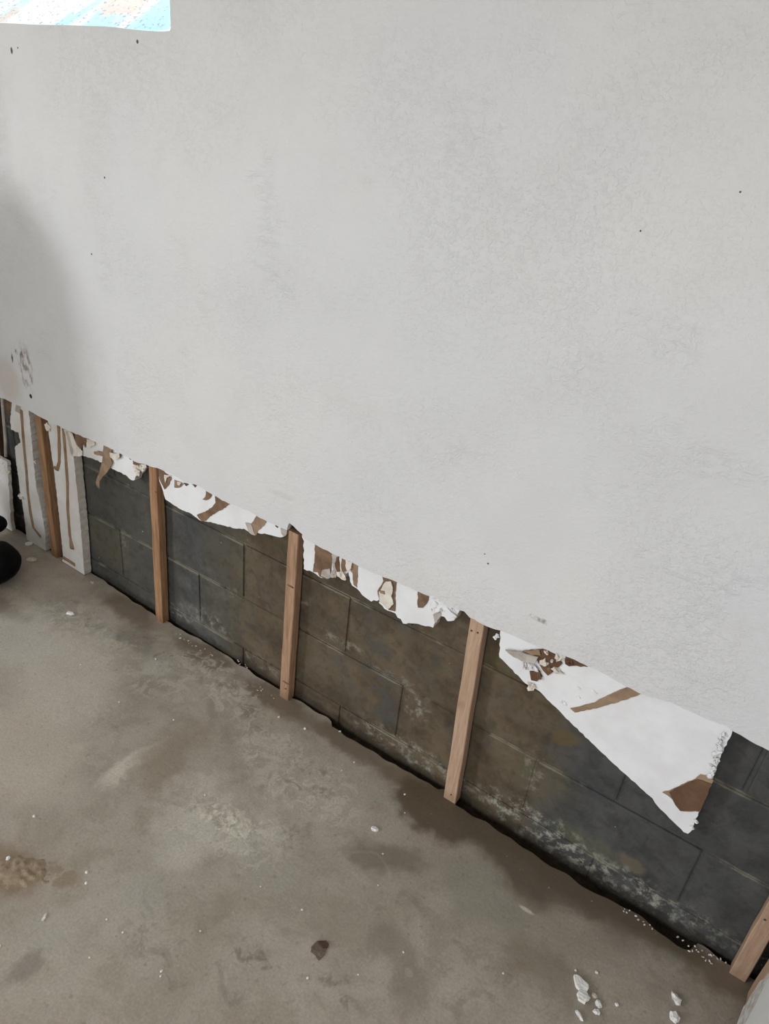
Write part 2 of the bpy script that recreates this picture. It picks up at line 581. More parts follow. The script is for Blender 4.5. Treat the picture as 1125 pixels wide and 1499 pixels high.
M_GYP = mat_paper('torn_gypsum', srgb(206, 196, 182), srgb(232, 226, 216))
M_GREYP = mat_paper('grey_paper_backing', srgb(160, 152, 144), srgb(192, 184, 176))
M_MORTAR = simple('grey_mortar', srgb(84, 80, 70), 0.9, 0.25, 20, 0.5, 90, 0.2)
M_SOIL = simple('wet_soil', srgb(46, 36, 27), 0.7, 0.4, 60, 1.0, 80, 0.3)
M_MUD = simple('dried_mud', srgb(156, 139, 117), 0.85, 0.18, 40, 0.6, 90, 0.2)
M_CRUMB = simple('white_foam_crumb', srgb(238, 237, 234), 0.8, 0.06, 80, 0.5, 200, 0.2)
M_CREAM = simple('cream_gypsum_crumb', srgb(214, 204, 180), 0.85, 0.1, 80, 0.5, 200, 0.2)
M_LEAF = simple('dark_red_leaf', srgb(84, 60, 52), 0.7, 0.3, 60, 0.4, 120)
M_LEAF2 = simple('pale_leaf', srgb(112, 98, 88), 0.8, 0.2, 60, 0.4, 120)
M_BLACK = simple('black_plastic', (0.0022, 0.0022, 0.0027), 0.6, 0.2, 30, 0.2, 20, 0.12)
M_STEEL = simple('rusty_steel', srgb(70, 58, 50), 0.5, 0.3, 200)
M_BLOCKER = simple('blocker_enamel', srgb(196, 192, 182), 0.4, 0.04, 5)
M_COPPER = simple('blocker_copper', srgb(150, 96, 70), 0.4, 0.15, 30)
M_VINYL = simple('white_vinyl', srgb(230, 230, 228), 0.4, 0.03, 10)
M_SILL = mat_sill()
mp = NT('daylit_glass')
mp.put(mp.b.inputs['Base Color'], (0.8, 0.85, 0.9, 1))
mp.b.inputs['Emission Color'].default_value = (0.92, 0.98, 1.0, 1)
mp.b.inputs['Emission Strength'].default_value = 4.2
mp.b.inputs['Roughness'].default_value = 0.2
M_PANE = mp.mat

# ------------------------------------------------------------------ structure
WX0, WX1, WZ0, WZ1 = -0.75, 0.425, 1.760, 2.28      # window opening
HZ = 2.45
# floor slab with a broken back edge
rng = random.Random(3)
back = []
x = -4.5
while x < 4.0:
    gap = 0.016 + 0.012 * mnoise.noise(Vector((x * 3.1, 0, 0))) + 0.009 * mnoise.noise(Vector((x * 21, 2, 0)))
    if 1.45 < x < 2.1:
        gap += 0.024 + 0.012 * mnoise.noise(Vector((x * 9, 5, 0)))
    elif 1.0 < x < 1.4:
        gap += 0.012
    back.append((x, -max(gap, 0.004)))
    x += 0.013
outer = [(-4.5, -6.5), (4.0, -6.5)] + back[::-1]
floor = slab('floor', [outer], 0.0, -0.12, M_FLOOR, axis='Z')
tag(floor, 'stained grey brown concrete floor slab, damp along the wall', kind='structure')
bm = bmesh.new()
box_bm(bm, -4.5, 4.0, -3.2, 0.20, 2.4505, 2.50)
ceil = from_bm('ceiling', bm, simple('ceiling_paint', srgb(222, 220, 214), 0.9, 0.03, 6))
tag(ceil, 'plain white basement ceiling', kind='structure')
# soil showing in the gap
bm = bmesh.new()
nx = 200
rows = []
for j in range(5):
    y = -0.075 + 0.095 * j / 4
    row = []
    for i in range(nx + 1):
        xx = -2.5 + 5.2 * i / nx
        z = -0.022 + 0.012 * mnoise.noise(Vector((xx * 14, y * 30, 1))) + 0.006 * mnoise.noise(Vector((xx * 50, y * 60, 4)))
        row.append(bm.verts.new((xx, y, min(z, -0.004))))
    rows.append(row)
for j in range(4):
    for i in range(nx):
        bm.faces.new((rows[j][i], rows[j][i + 1], rows[j + 1][i + 1], rows[j + 1][i]))
soil = from_bm('soil', bm, M_SOIL)
tag(soil, 'dark wet soil in the gap between slab and block wall', 'soil', kind='stuff')

# foundation wall: mortar core, blocks proud of it
bm = bmesh.new()
JT = 0.0042
for (a, b, c0, d0) in ((-4.5, WX0 - 0.02, -0.3, HZ), (WX1 + 0.02, 4.0, -0.3, HZ), (WX0 - 0.02, WX1 + 0.02, -0.3, WZ0 - 0.02),
                       (WX0 - 0.02, WX1 + 0.02, WZ1 + 0.02, HZ)):
    box_bm(bm, a, b, JT, 0.20, c0, d0)
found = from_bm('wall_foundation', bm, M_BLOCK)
tag(found, 'grey concrete block foundation wall with brown water stains', kind='structure')
B, H, J1 = 0.4064, 0.2032, 0.065


def block_mesh(wd, ht, seed):
    bm = bmesh.new()
    box_bm(bm, -wd / 2, wd / 2, 0, 0.05, -ht / 2, ht / 2)
    ed = [e for e in bm.edges if all(v.co.y < 0.01 for v in e.verts)]
    bmesh.ops.bevel(bm, geom=ed, offset=0.0035, segments=2, affect='EDGES', profile=0.6)
    r = random.Random(seed)
    for v in bm.verts:
        if v.co.y < 0.02:
            v.co += Vector((r.uniform(-1, 1), 0, r.uniform(-1, 1))) * 0.0012
    me = bpy.data.meshes.new('concrete_block')
    bmesh.ops.recalc_face_normals(bm, faces=bm.faces)
    bm.to_mesh(me)
    bm.free()
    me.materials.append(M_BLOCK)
    return me


bmeshes = [block_mesh(B - 0.008, H - 0.008, s) for s in range(4)]
br = random.Random(11)
for cr in range(-1, 4):
    zc_ = J1 + H * (cr + 0.5)
    offx = 0.0 if cr % 2 == 0 else 0.5
    for k in range(-4, 7):
        xc = (k + offx + 0.5) * B
        if xc - B / 2 > 2.35:
            continue
        sc = 1.0
        if cr == 2 and k == 4:
            xc, sc = xc + 0.009, 1.045
        if cr == 2 and k >= 5:
            xc += 0.02
        o = link('concrete_block', bmeshes[br.randrange(4)], None, found)
        o.scale.x = sc
        o.location = (xc, br.uniform(-0.0012, 0.0012), zc_)
        o.rotation_euler = (br.uniform(-.003, .003), br.uniform(-.002, .002), br.uniform(-.003, .003))

# painted drywall above the cut
cut = [(-40, 563), (0, 582), (20, 590), (42, 601), (66, 614), (82, 622), (100, 631), (125, 641), (150, 651), (178, 665), (200, 677), (210, 679),
       (224, 684), (235, 687), (253, 695), (268, 705), (280, 708), (290, 711), (312, 725), (334, 737), (349, 742), (366, 749), (375, 755),
       (390, 763), (402, 768), (419.5, 776.6), (421.4, 768.5), (423.5, 765.8), (429, 770), (442, 782), (444, 788), (461, 797), (485, 810),
       (515, 823.5), (525, 829), (542, 837), (568, 847), (580, 852), (612, 866), (627, 872.5), (633, 872), (650, 885), (671, 893), (679, 895),
       (687, 904), (700, 911), (710, 916), (732, 923), (762, 935.5), (796, 950), (828, 961), (858, 974.5), (885, 987), (907, 1000), (940, 1017),
       (961, 1022.5), (992, 1033), (1034, 1053), (1062.6, 1062.5), (1070, 1069.5), (1096, 1084), (1125, 1099)]
cw = px(cut, YD)
cw = jag(cw, 0.0016, 0.012, closed=False, seed=2)
cw = [(-4.5, 0.625), (-1.5, 0.62), (-1.0, 0.618)] + cw + [(2.12, 0.645), (2.203, 0.64)]
outer = cw + [(2.203, HZ), (-4.5, HZ)]
hole = [(WX0, WZ0), (WX0, WZ1), (WX1, WZ1), (WX1, WZ0 + 0.005), (WX1 - 0.004, WZ0), (WX1 - 0.05, WZ0 - 0.003), (0.2, WZ0 + 0.003), (-0.1, WZ0)]
dry = slab('wall_back', [outer, hole], YD, YD + 0.0127, M_DRY)
tag(dry, 'white stippled painted drywall cut off in a ragged line above the blocks', kind='structure')
dm = dry.modifiers.new('bevel', 'BEVEL')
dm.width = 0.0015
dm.segments = 1
dm.limit_method = 'ANGLE'

# window recess high in the wall
win = bpy.data.objects.new('window_1', None)
col.objects.link(win)
win.location = ((WX0 + WX1) / 2, 0, WZ0)
tag(win, 'bright basement window with a sloped plastered sill, high in the white wall', kind='structure')


def wpart(name, bm, mat, smooth=False):
    o = from_bm(name, bm, mat, None, smooth)
    o.parent = win
    o.matrix_parent_inverse = Matrix.Translation(-win.location)
    return o


bm = bmesh.new()
n = 24
sec = [(YD + 0.014, WZ0), (-0.01, WZ0 + 0.006), (0.165, WZ0 + 0.13), (0.165, WZ0 - 0.019), (YD + 0.014, WZ0 - 0.019)]
r0 = [bm.verts.new((WX0, y, z)) for y, z in sec]
r1 = [bm.verts.new((WX1, y, z)) for y, z in sec]
for i in range(5):
    bm.faces.new((r0[i], r0[(i + 1) % 5], r1[(i + 1) % 5], r1[i]))
bm.faces.new(r0)
bm.faces.new(r1[::-1])
wpart('window_sill', bm, M_SILL)
for xa, xb in ((WX0 - 0.019, WX0), (WX1, WX1 + 0.019)):
    bm = bmesh.new()
    box_bm(bm, xa, xb, YD + 0.014, 0.20, WZ0 - 0.019, WZ1 + 0.019)
    wpart('jamb', bm, M_SILL)
bm = bmesh.new()
box_bm(bm, WX0, WX1, YD + 0.014, 0.20, WZ1, WZ1 + 0.019)
wpart('head', bm, M_SILL)
bm = bmesh.new()
zs = WZ0 + 0.13
for a, b, c0, d0 in ((WX0, WX0 + .035, zs, WZ1), (WX1 - .035, WX1, zs, WZ1), (WX0 + .035, WX1 - .035, zs, zs + .035), (WX0 + .035, WX1 - .035, WZ1 - .035, WZ1)):
    box_bm(bm, a, b, 0.165, 0.20, c0, d0)
wpart('window_frame', bm, M_VINYL)
bm = bmesh.new()
box_bm(bm, WX0 + .035, WX1 - .035, 0.180, 0.186, zs + .035, WZ1 - .035)
wpart('pane', bm, M_PANE)

# boxed return that closes the wall beside the last strip
bm = bmesh.new()
box_bm(bm, 2.256, 2.95, -0.60, JT - 0.008, -0.1, HZ)
ret = from_bm('wall_right', bm, M_BLOCK)
tag(ret, 'short return wall at the right end of the block wall', kind='structure')
lp = jag([(-0.05, 0.64), (-0.62, 0.64), (-0.62, HZ), (-0.05, HZ)], 0.0015, 0.02, seed=4, skip=lambda q: q.y > 0.66)
rd = slab('return_drywall', [lp], 2.204, 2.2165, M_DRY, ret, axis='X')
slab('return_drywall', [[(2.204, 0.0), (2.95, 0.0), (2.95, HZ), (2.204, HZ)]], -0.635, -0.6215, M_DRY, ret)


# ------------------------------------------------------------------ furring strips
def strip(xb, xt, wd, z1, mat, label, y0=YF, dp=0.030, lean_y=0.0, seed=0, group='wooden furring strips'):
    bm = bmesh.new()
    N = 14
    r = random.Random(seed)
    rings = []
    for i in range(N + 1):
        t = i / N
        z = z1 * t + (0.0 if 0 < i < N else 0)
        xx = xb + (xt - xb) * t * (z1 / 0.612) + r.uniform(-.0007, .0007)
        yy = y0 + r.uniform(-.0006, .0006)
        rings.append([bm.verts.new(q) for q in ((xx, yy, z), (xx + wd, yy, z), (xx + wd, yy + dp, z), (xx, yy + dp, z))])
    for a, b in zip(rings[:-1], rings[1:]):
        for k in range(4):
            bm.faces.new((a[k], a[(k + 1) % 4], b[(k + 1) % 4], b[k]))
    bm.faces.new(rings[0])
    bm.faces.new(rings[-1][::-1])
    bmesh.ops.recalc_face_normals(bm, faces=bm.faces)
    ed = [e for e in bm.edges if abs((e.verts[0].co - e.verts[1].co).z) > 0.01]
    bmesh.ops.bevel(bm, geom=ed, offset=0.0018, segments=1, affect='EDGES')
    o = from_bm('furring_strip', bm, mat)
    return tag(o, label, 'wood strip', group)


def nail(par, u, v, Y=YF, r=0.0024):
    p = atY(u, v, Y)
    bm = bmesh.new()
    bmesh.ops.create_cone(bm, cap_ends=True, segments=10, radius1=r, radius2=r * 0.8, depth=0.003)
    for q in bm.verts:
        q.co = Vector((q.co.x + p.x, q.co.z + Y, q.co.y + p.z))
    return from_bm('nail', bm, M_STEEL, par)


s1 = strip(-0.401, -0.378, 0.034, 0.72, M_WOOD_A, 'brown furring strip standing between the two tall white foam boards', seed=1)
s2 = strip(0.215, 0.229, 0.036, 0.72, M_WOOD_A, 'orange brown furring strip between the plain grey and the rounded foam remnant', seed=2)
s3 = strip(0.803, 0.811, 0.036, 0.618, M_WOOD_B, 'knotty pinkish furring strip whose top shows in the notched drywall edge', seed=3)
s4 = strip(1.414, 1.388, 0.038, 0.72, M_WOOD_C, 'pale furring strip beside the large triangular foam remnant', seed=4)
s5 = strip(2.180, 2.170, 0.036, 0.72, M_WOOD_C, 'pale furring strip standing in the corner beside the return wall', seed=5)
for s, l in ((s4, ((660, 1163), (690, 923), (699, 926))), (s3, ((428, 860), (418, 1008))), (s5, ((1119, 1346),)), (s2, ((228, 720),))):
    for u, v in l:
        nail(s, u, v)
o = strip(0, 0, 0.044, 0.72, M_WOOD_C, 'pale furring strip fixed sideways on the return wall', y0=0.0, dp=0.032, seed=6)
o.rotation_euler = (0, 0, -math.pi / 2)
o.location = (2.222, -0.062, 0.012)
o = strip(-0.715, -0.69, 0.03, 0.72, M_WOOD_D, 'dark brown furring strip left of the foam boards', y0=-0.030, dp=0.026, seed=7)

# a knot ring on the pinkish strip
for u, v in ((425, 858), (418, 999)):
    p = atY(u, v, YF)
    bm = bmesh.new()
    bmesh.ops.create_uvsphere(bm, u_segments=12, v_segments=6, radius=1.0)
    for q in bm.verts:
        q.co = Vector((p.x + q.co.x * .015, YF + q.co.y * .0014, p.z + q.co.z * .004))
    from_bm('knot', bm, M_KNOT, s3, True)


# ------------------------------------------------------------------ foam boards
def foam(pts, label, seed, amp=0.0022, step=0.009, y0=YF, y1=-0.006, name='foam_board'):
    lp = [(a, max(b, 0.003)) for a, b in jag(px(pts, y0), amp, step, seed=seed, skip=lambda q: q.y > 0.70)]
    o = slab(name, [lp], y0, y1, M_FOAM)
    return tag(o, label, 'foam board', 'white foam insulation pieces')


def patch(par, pts, mat, name='torn_paper', off=0.0016, amp=0.0016, step=0.008, seed=1, th=0.0024, base=YF, label=None):
    y = base - off
    lp = jag(px(pts, y), amp, step, seed=seed)
    bl = lambda a, b: 0.0012 * mnoise.noise(Vector((a * 60, b * 60, seed)))
    o = slab(name, [lp], y, y + th, mat, par, bulge=bl)
    if label:
        o['label'] = label
    return o


def bead(par, pts, r=0.0055, mat=None, y=YF, end=None):
    P = [atY(u, v, y) for u, v in pts]
    Q = []
    for a, b in zip(P[:-1], P[1:]):
        for k in range(4):
            Q.append(a.lerp(b, k / 4))
    Q.append(P[-1])
    rr = [r * (1 + 0.25 * mnoise.noise(q * 40)) for q in Q]
    if end:
        rr[-1] = rr[-2] = r * end
        rr[-3] = r * (1 + end) / 2
    bm = bmesh.new()
    tube_bm(bm, Q, rr, 8, 0.55)
    return from_bm('adhesive_bead', bm, mat or M_GLUE, par, True)


lumpers = [lump_mesh('lump%d' % i, i + 1, 2, 0.95, 2.1) for i in range(6)]


def lump(par, u, v, r, mat, y=YF, name='plaster_lump', i=0):
    p = atY(u, v, y - 0.004)
    me = lumpers[i % 6].copy()
    me.materials.append(mat)
    o = link(name, me, None, par)
    o.location = p
    r = r if isinstance(r, tuple) else (r, r * 0.5, r)
    o.scale = (r[0] * 0.8, r[1] * 0.8, r[2] * 0.8)
    o.rotation_euler = (0, i * 1.7, 0)
    return o


# tall board left of the brown strip
f1 = foam([(22, 560), (17, 595), (15, 615), (16, 629), (27, 633), (30, 648), (24, 652), (21.6, 656), (24, 678), (28.7, 715), (32, 733), (36, 760), (39.3, 792),
           (66.5, 810), (66.5, 784), (61, 749), (53, 713), (48, 665), (44.5, 625), (42, 600), (40, 560)],
          'tall white foam board with one long brown glue line, left of the brown strip', 21)
bead(f1, [(31.5, 600), (33.5, 630), (36, 660), (39, 690), (41, 720), (44.5, 748), (49, 772), (60, 786)], 0.0075)
patch(f1, [(23, 590), (30, 594), (29, 606), (22, 602)], M_GREYP, seed=3)
lump(f1, 30, 727, (0.012, .008, 0.018), M_GYP, i=1)
lump(f1, 51, 676, (0.012, .006, 0.006), M_GYP, i=2)
# tall board right of the brown strip
f2 = foam([(68, 590), (71, 634), (78, 683), (85, 742), (92, 811), (91, 822), (123.5, 843), (119.8, 791), (113.8, 730), (107.7, 669), (105, 640), (102, 600)],
          'tall white foam board with hooked brown glue lines, right of the brown strip', 22, amp=0.0016)
bead(f2, [(93, 628), (95, 652), (97, 678), (99, 707), (99.5, 747), (102.5, 784), (106, 803)], 0.0075, end=1.6)
bead(f2, [(86, 622), (87, 650), (87, 676), (84, 687), (79.5, 684)], 0.0075)
bead(f2, [(92.5, 816), (101, 821), (110, 827)], 0.008)
patch(f2, zc([(190, 160), (215, 170), (260, 195), (300, 300), (345, 350), (345, 385), (320, 395), (265, 390), (240, 380), (225, 270)], 60, 600, .1734), M_GYP, 'torn_gypsum', seed=4, off=0.004)
patch(f2, zc([(205, 180), (225, 185), (255, 290), (270, 360), (262, 392), (245, 330)], 60, 600, .1734), M_GREYP, seed=5, off=0.005)
lump(f2, 70, 625, (0.016, .008, 0.02), M_GYP, i=3)
# broken piece against the far end
f0 = foam([(-60, 640), (-20, 660), (2, 672), (10, 676), (12, 700), (15, 745), (18, 778), (-60, 735)], 'broken low foam piece with a crumbled top beside the black bag', 23, 0.004, 0.012, -0.046, -0.0325)
for i, (u, v) in enumerate(((4, 676), (9, 684), (3, 690), (12, 690))):
    lump(f0, u, v, 0.016, M_GYP, i=i)
# brown glued paper and cable in the dark bay
bp = slab('paper_scrap', [px([(3, 575), (20, 580), (20, 597), (16, 605), (17, 614), (12, 606), (7, 592)], -0.02)], -0.022, -0.012, M_PAPER)
tag(bp, 'brown paper scrap stuck up in the dark bay behind the cut drywall', 'paper scrap')
bm = bmesh.new()
tube_bm(bm, [atY(u, v, -0.036) for u, v in ((2, 560), (3.5, 590), (6, 620), (8, 645), (8.5, 668))], 0.006, 8)
cb = from_bm('wire', bm, M_GREYP, None, True)
tag(cb, 'thin pale wire hanging in the dark bay left of the foam boards', 'wire')

# remnants hanging below the cut edge
g1 = foam([(119, 600), (120.5, 647), (121, 667), (128.6, 670), (135, 671), (148.5, 677), (162, 685), (170, 689), (186, 697), (192, 702.7), (197, 702.7), (198, 698),
           (202, 694.6), (207, 688), (209, 687), (210, 680), (211, 640)], 'small ragged foam remnant with a hanging brown paper tail', 24, y0=-0.034)
patch(g1, zc([(415, 240), (455, 240), (515, 300), (490, 400), (515, 460), (490, 520), (440, 590), (405, 625), (378, 660), (362, 700), (365, 770), (340, 745), (318, 690),
              (355, 600), (390, 470), (402, 385), (300, 360), (298, 332), (350, 328), (405, 345)], 100, 620, .1244), M_PAPER3, seed=6, off=0.004)
patch(g1, zc([(72, 110), (215, 175), (198, 285), (165, 230), (150, 300), (100, 250), (80, 210)], 100, 620, .1244), M_PAPER, seed=7, off=0.003)
patch(g1, zc([(215, 180), (300, 205), (310, 250), (250, 290), (215, 260)], 100, 620, .1244), M_GYP, 'torn_gypsum', seed=8, off=0.003)
patch(g1, zc([(485, 340), (560, 355), (600, 340), (600, 400), (530, 430), (490, 395)], 100, 620, .1244), M_GYP, 'torn_gypsum', seed=9, off=0.007)
patch(g1, zc([(580, 330), (620, 350), (605, 410), (585, 400)], 100, 620, .1244), M_PAPER2, seed=10, off=0.004)
patch(g1, zc([(700, 375), (740, 400), (730, 430), (712, 412)], 100, 620, .1244), M_PAPER2, seed=11, off=0.003)
patch(g1, zc([(755, 425), (850, 470), (860, 510), (800, 490), (760, 480)], 100, 620, .1244), M_PAPER, seed=12, off=0.003)
lump(g1, 200, 688, (0.022, 0.008, 0.026), M_GYP, -0.034, i=4)
lump(g1, 209, 685, (0.016, 0.008, 0.014), M_GYP, -0.034, i=5)

g2 = foam([(231, 650), (233, 704), (236.7, 713.5), (240, 725), (242, 731), (255, 740), (267, 747), (276, 750), (284.6, 756), (294.6, 762.7), (308, 764), (326, 769),
           (347, 774), (357, 774), (363, 778), (370, 781), (376, 779.7), (382, 781.6), (387, 781), (406, 786), (414, 786), (417, 781), (418, 740)],
          'rounded foam remnant with slanting brown glue bands under the notched end', 25, 0.0016)
patch(g2, zc([(835, 440), (1012, 548), (930, 610), (810, 670), (735, 742), (680, 745), (625, 675), (720, 640), (810, 580), (845, 530)], 210, 670, .1244), M_PAPER, seed=13)
patch(g2, zc([(735, 385), (805, 440), (780, 480), (730, 502), (690, 490), (725, 460)], 210, 670, .1244), M_PAPER, seed=14)
patch(g2, zc([(175, 130), (235, 160), (330, 235), (305, 310), (245, 375), (225, 330), (185, 250)], 210, 670, .1244), M_PAPER, seed=15)
patch(g2, zc([(240, 200), (320, 210), (270, 240), (250, 300)], 210, 670, .1244), M_GYP, 'torn_gypsum', seed=16, off=0.005)
patch(g2, zc([(360, 260), (450, 300), (475, 310), (425, 352), (360, 352)], 210, 670, .1244), M_PAPER3, seed=17)
patch(g2, zc([(395, 280), (440, 290), (420, 330), (395, 320)], 210, 670, .1244), M_GYP, 'torn_gypsum', seed=18, off=0.005)
patch(g2, zc([(470, 295), (530, 312), (500, 335)], 210, 670, .1244), M_PAPER2, seed=19)
patch(g2, zc([(570, 308), (625, 325), (605, 350)], 210, 670, .1244), M_PAPER2, seed=20)
patch(g2, zc([(445, 280), (545, 325), (560, 355), (530, 400), (462, 455), (440, 512), (400, 490), (390, 420), (378, 375)], 320, 720, .1244), M_PAPER3, seed=21)
patch(g2, zc([(310, 365), (380, 385), (395, 420), (430, 515), (395, 505), (345, 465), (330, 415)], 320, 720, .1244), M_GREYP, seed=22, off=0.004)
patch(g2, zc([(665, 390), (705, 405), (690, 425), (668, 408)], 320, 720, .1244), M_PAPER2, seed=23)
patch(g2, zc([(725, 425), (800, 460), (795, 500), (760, 530), (735, 490)], 320, 720, .1244), M_GREYP, seed=24)

g3 = foam(zc([(92, 60), (95, 130), (118, 180), (108, 230), (120, 290), (110, 330), (120, 400), (116, 505), (220, 542), (290, 592), (390, 627), (440, 600), (500, 590),
              (570, 636), (600, 600), (640, 540), (660, 650), (685, 702), (740, 735), (800, 810), (850, 848), (910, 890), (1005, 866)], 430, 770, .1244) +
          zc([(90, 392), (140, 445), (200, 470), (240, 487), (260, 525), (290, 540), (310, 580), (360, 575), (480, 595), (585, 617), (597, 580), (650, 508), (690, 520),
              (715, 558), (780, 550), (800, 510), (826, 465), (810, 300)], 540, 820, .16) + [(450, 740)],
          'long ragged foam remnant with torn brown paper between pinkish and pale strips', 26, 0.0024)
Z3 = (430, 770, .1244)
patch(g3, zc([(248, 215), (445, 320), (447, 420), (432, 592), (390, 627), (300, 592), (280, 545), (222, 542), (240, 400)], *Z3), M_PAPER, seed=25)
patch(g3, zc([(330, 520), (420, 500), (435, 590), (390, 620), (320, 590)], *Z3), M_GREYP, seed=26, off=0.004)
patch(g3, zc([(447, 320), (520, 350), (500, 400), (475, 440), (520, 590), (470, 598), (455, 480)], *Z3), M_GREYP, seed=27, off=0.004)
patch(g3, zc([(500, 370), (535, 355), (530, 450), (548, 560), (515, 580), (480, 470)], *Z3), M_PAPER2, seed=28, off=0.005)
patch(g3, zc([(535, 360), (565, 370), (552, 450), (560, 560), (545, 565)], *Z3), M_GYP, 'torn_gypsum', seed=29, off=0.006)
patch(g3, zc([(568, 370), (620, 395), (600, 470), (615, 530), (565, 560), (555, 460)], *Z3), M_PAPER, seed=30, off=0.005)
patch(g3, zc([(605, 395), (685, 430), (670, 500), (630, 540), (605, 470)], *Z3), M_GYP, 'torn_gypsum', seed=31, off=0.007)
patch(g3, zc([(690, 425), (755, 462), (747, 560), (740, 725), (700, 692), (688, 560), (662, 512)], *Z3), M_PAPER3, seed=32)
lump(g3, 500, 842, (0.016, 0.008, 0.016), M_GYP, i=2)
lump(g3, 489, 840, (0.014, 0.008, 0.013), M_GREYP, i=3)
Z4 = (540, 820, .16)
patch(g3, zc([(118, 140), (180, 165), (252, 200), (236, 300), (242, 400), (237, 468), (175, 456), (170, 410), (95, 380), (78, 280), (130, 190)], *Z4), M_PAPER, seed=33)
patch(g3, zc([(150, 198), (196, 195), (215, 255), (200, 330), (220, 405), (168, 450), (95, 372), (88, 290)], *Z4), M_GYP, 'torn_gypsum', seed=34, off=0.006)
patch(g3, zc([(95, 280), (135, 285), (140, 315), (100, 300)], *Z4), M_PAPER3, seed=35, off=0.0085, amp=0.001)
patch(g3, zc([(445, 280), (548, 322), (542, 370), (490, 437), (446, 436), (440, 370)], *Z4), M_PAPER, seed=36)
patch(g3, zc([(560, 420), (640, 440), (660, 500), (600, 575), (590, 520)], *Z4), M_GREYP, 'torn_face', seed=37)
lump(g3, 655, 893, (0.035, 0.007, 0.02), M_FOAM, i=4)
lump(g3, 640, 887, (0.028, 0.007, 0.02), M_FOAM, i=5)

tri = [(729, 880), (731.8, 925), (730.5, 962), (769, 1000.7), (788.7, 1011.5), (836, 1059), (898.7, 1119), (954.7, 1168.8), (962, 1180), (1000, 1218), (1006.4, 1220.6),
       (1013, 1214), (1021.5, 1190), (1043, 1138.7), (1053.9, 1108.5), (1071, 1072), (1073, 1020)]
g4 = foam(tri, 'large triangular foam remnant with two brown paper patches, beside the pale strip', 27, 0.0014, 0.008)
Z6 = (700, 900, .1778)
Z7 = (860, 980, .2356)
patch(g4, [(834, 1037), (852, 1033), (870, 1028.5), (876, 1024), (921, 1004), (941, 1015), (914, 1025), (884, 1033.5), (877, 1036), (841, 1043)], M_PAPER3, seed=41, amp=0.001)
patch(g4, [(968.8, 1160), (986.4, 1154), (1011.4, 1143), (1024.6, 1133.7), (1037.8, 1134.4), (1044, 1143), (1033.4, 1167), (1023, 1188.7), (995, 1187), (988, 1179), (983.5, 1170)],
      M_PAPER3, seed=42)
patch(g4, [(979, 1160), (986.4, 1155), (1011.4, 1144), (1020, 1141), (1041, 1148), (1033.4, 1167), (1022.5, 1188), (995, 1187), (988, 1179), (983.5, 1170)],
      M_PAPER2, seed=43, off=0.0035)
patch(g4, zc([(360, 302), (540, 275), (625, 325), (690, 400), (640, 440), (600, 480), (570, 502), (530, 460), (480, 375)], *Z6), M_PAPER2, seed=44, off=0.003)
patch(g4, zc([(220, 290), (350, 308), (490, 350), (465, 398), (380, 392), (290, 350)], *Z6), M_GREYP, 'paper_flap', seed=45, off=0.010, th=0.004)
patch(g4, zc([(360, 300), (500, 290), (510, 335), (440, 330)], *Z6), M_PAPER3, seed=46, off=0.006)
patch(g4, zc([(420, 465), (500, 460), (525, 510), (480, 550), (432, 540)], *Z6), M_PAPER2, seed=47, off=0.003)
patch(g4, zc([(712, 345), (770, 365), (800, 380), (895, 430), (780, 420), (745, 425), (712, 405)], *Z6), M_PAPER2, seed=48, off=0.003)
for i, (a, b, rx, rz, mt) in enumerate(((540, 395, .020, .014, M_GYP), (640, 455, .016, .020, M_GYP), (450, 430, .026, .013, M_FOAM), (440, 595, .024, .013, M_GYP),
                                        (560, 310, .014, .008, M_GYP), (665, 350, .022, .013, M_GYP), (605, 378, .006, .006, M_FOAM), (585, 440, .011, .015, M_PAPER),
                                        (755, 395, .012, .012, M_PAPER2), (500, 500, .008, .018, M_PAPER), (380, 420, .020, .010, M_FOAM), (420, 575, .010, .01, M_GYP))):
    u, v = Z6[0] + a * Z6[2], Z6[1] + b * Z6[2]
    lump(g4, u, v, (rx * .55, 0.008, rz * .8), mt, i=i)
for i in range(16):
    t = i / 15
    u = 1062 - 22 * t + random.uniform(-7, 3)
    v = 1075 + 62 * t
    lump(g4, u, v, (random.uniform(.003, .009), 0.0035, random.uniform(.003, .009)), M_FOAM, i=i, name='broken_bead')
for u, v in ((1018, 1203), (1012, 1212), (727, 931), (724, 934)):
    lump(g4, u, v, 0.006, M_FOAM, i=int(u) % 6, name='broken_bead')
for u, v, rx in ((868, 1012, .011), (846, 1006, .007), (823, 1028, .010), (846, 1020, .006)):
    lump(g4, u, v, (rx, 0.003, rx * .8), M_FOAM, YF + .004, i=int(v) % 6, name='dent_ridge')

# foam board on the return wall, only its broken edge in view
lp = jag([(-0.182, 0.26), (-0.172, 0.205), (-0.160, 0.175), (-0.162, 0.12), (-0.160, 0.085), (-0.19, 0.055), (-0.20, 0.012), (-0.60, 0.012), (-0.60, 0.62), (-0.182, 0.62)], 0.003, 0.012, seed=9)
o = slab('foam_board', [lp], 2.205, 2.223, M_FOAM, axis='X')
tag(o, 'white foam board with a jagged edge on the return wall, in the corner', 'foam board', 'white foam insulation pieces')
lp = jag([(-0.205, 0.62), (-0.205, 0.25), (-0.225, 0.20), (-0.235, 0.15), (-0.24, 0.012), (-0.60, 0.012), (-0.60, 0.62)], 0.002, 0.015, seed=10)
slab('paper_facing', [lp], 2.2025, 2.205, M_VINYL, o, axis='X')

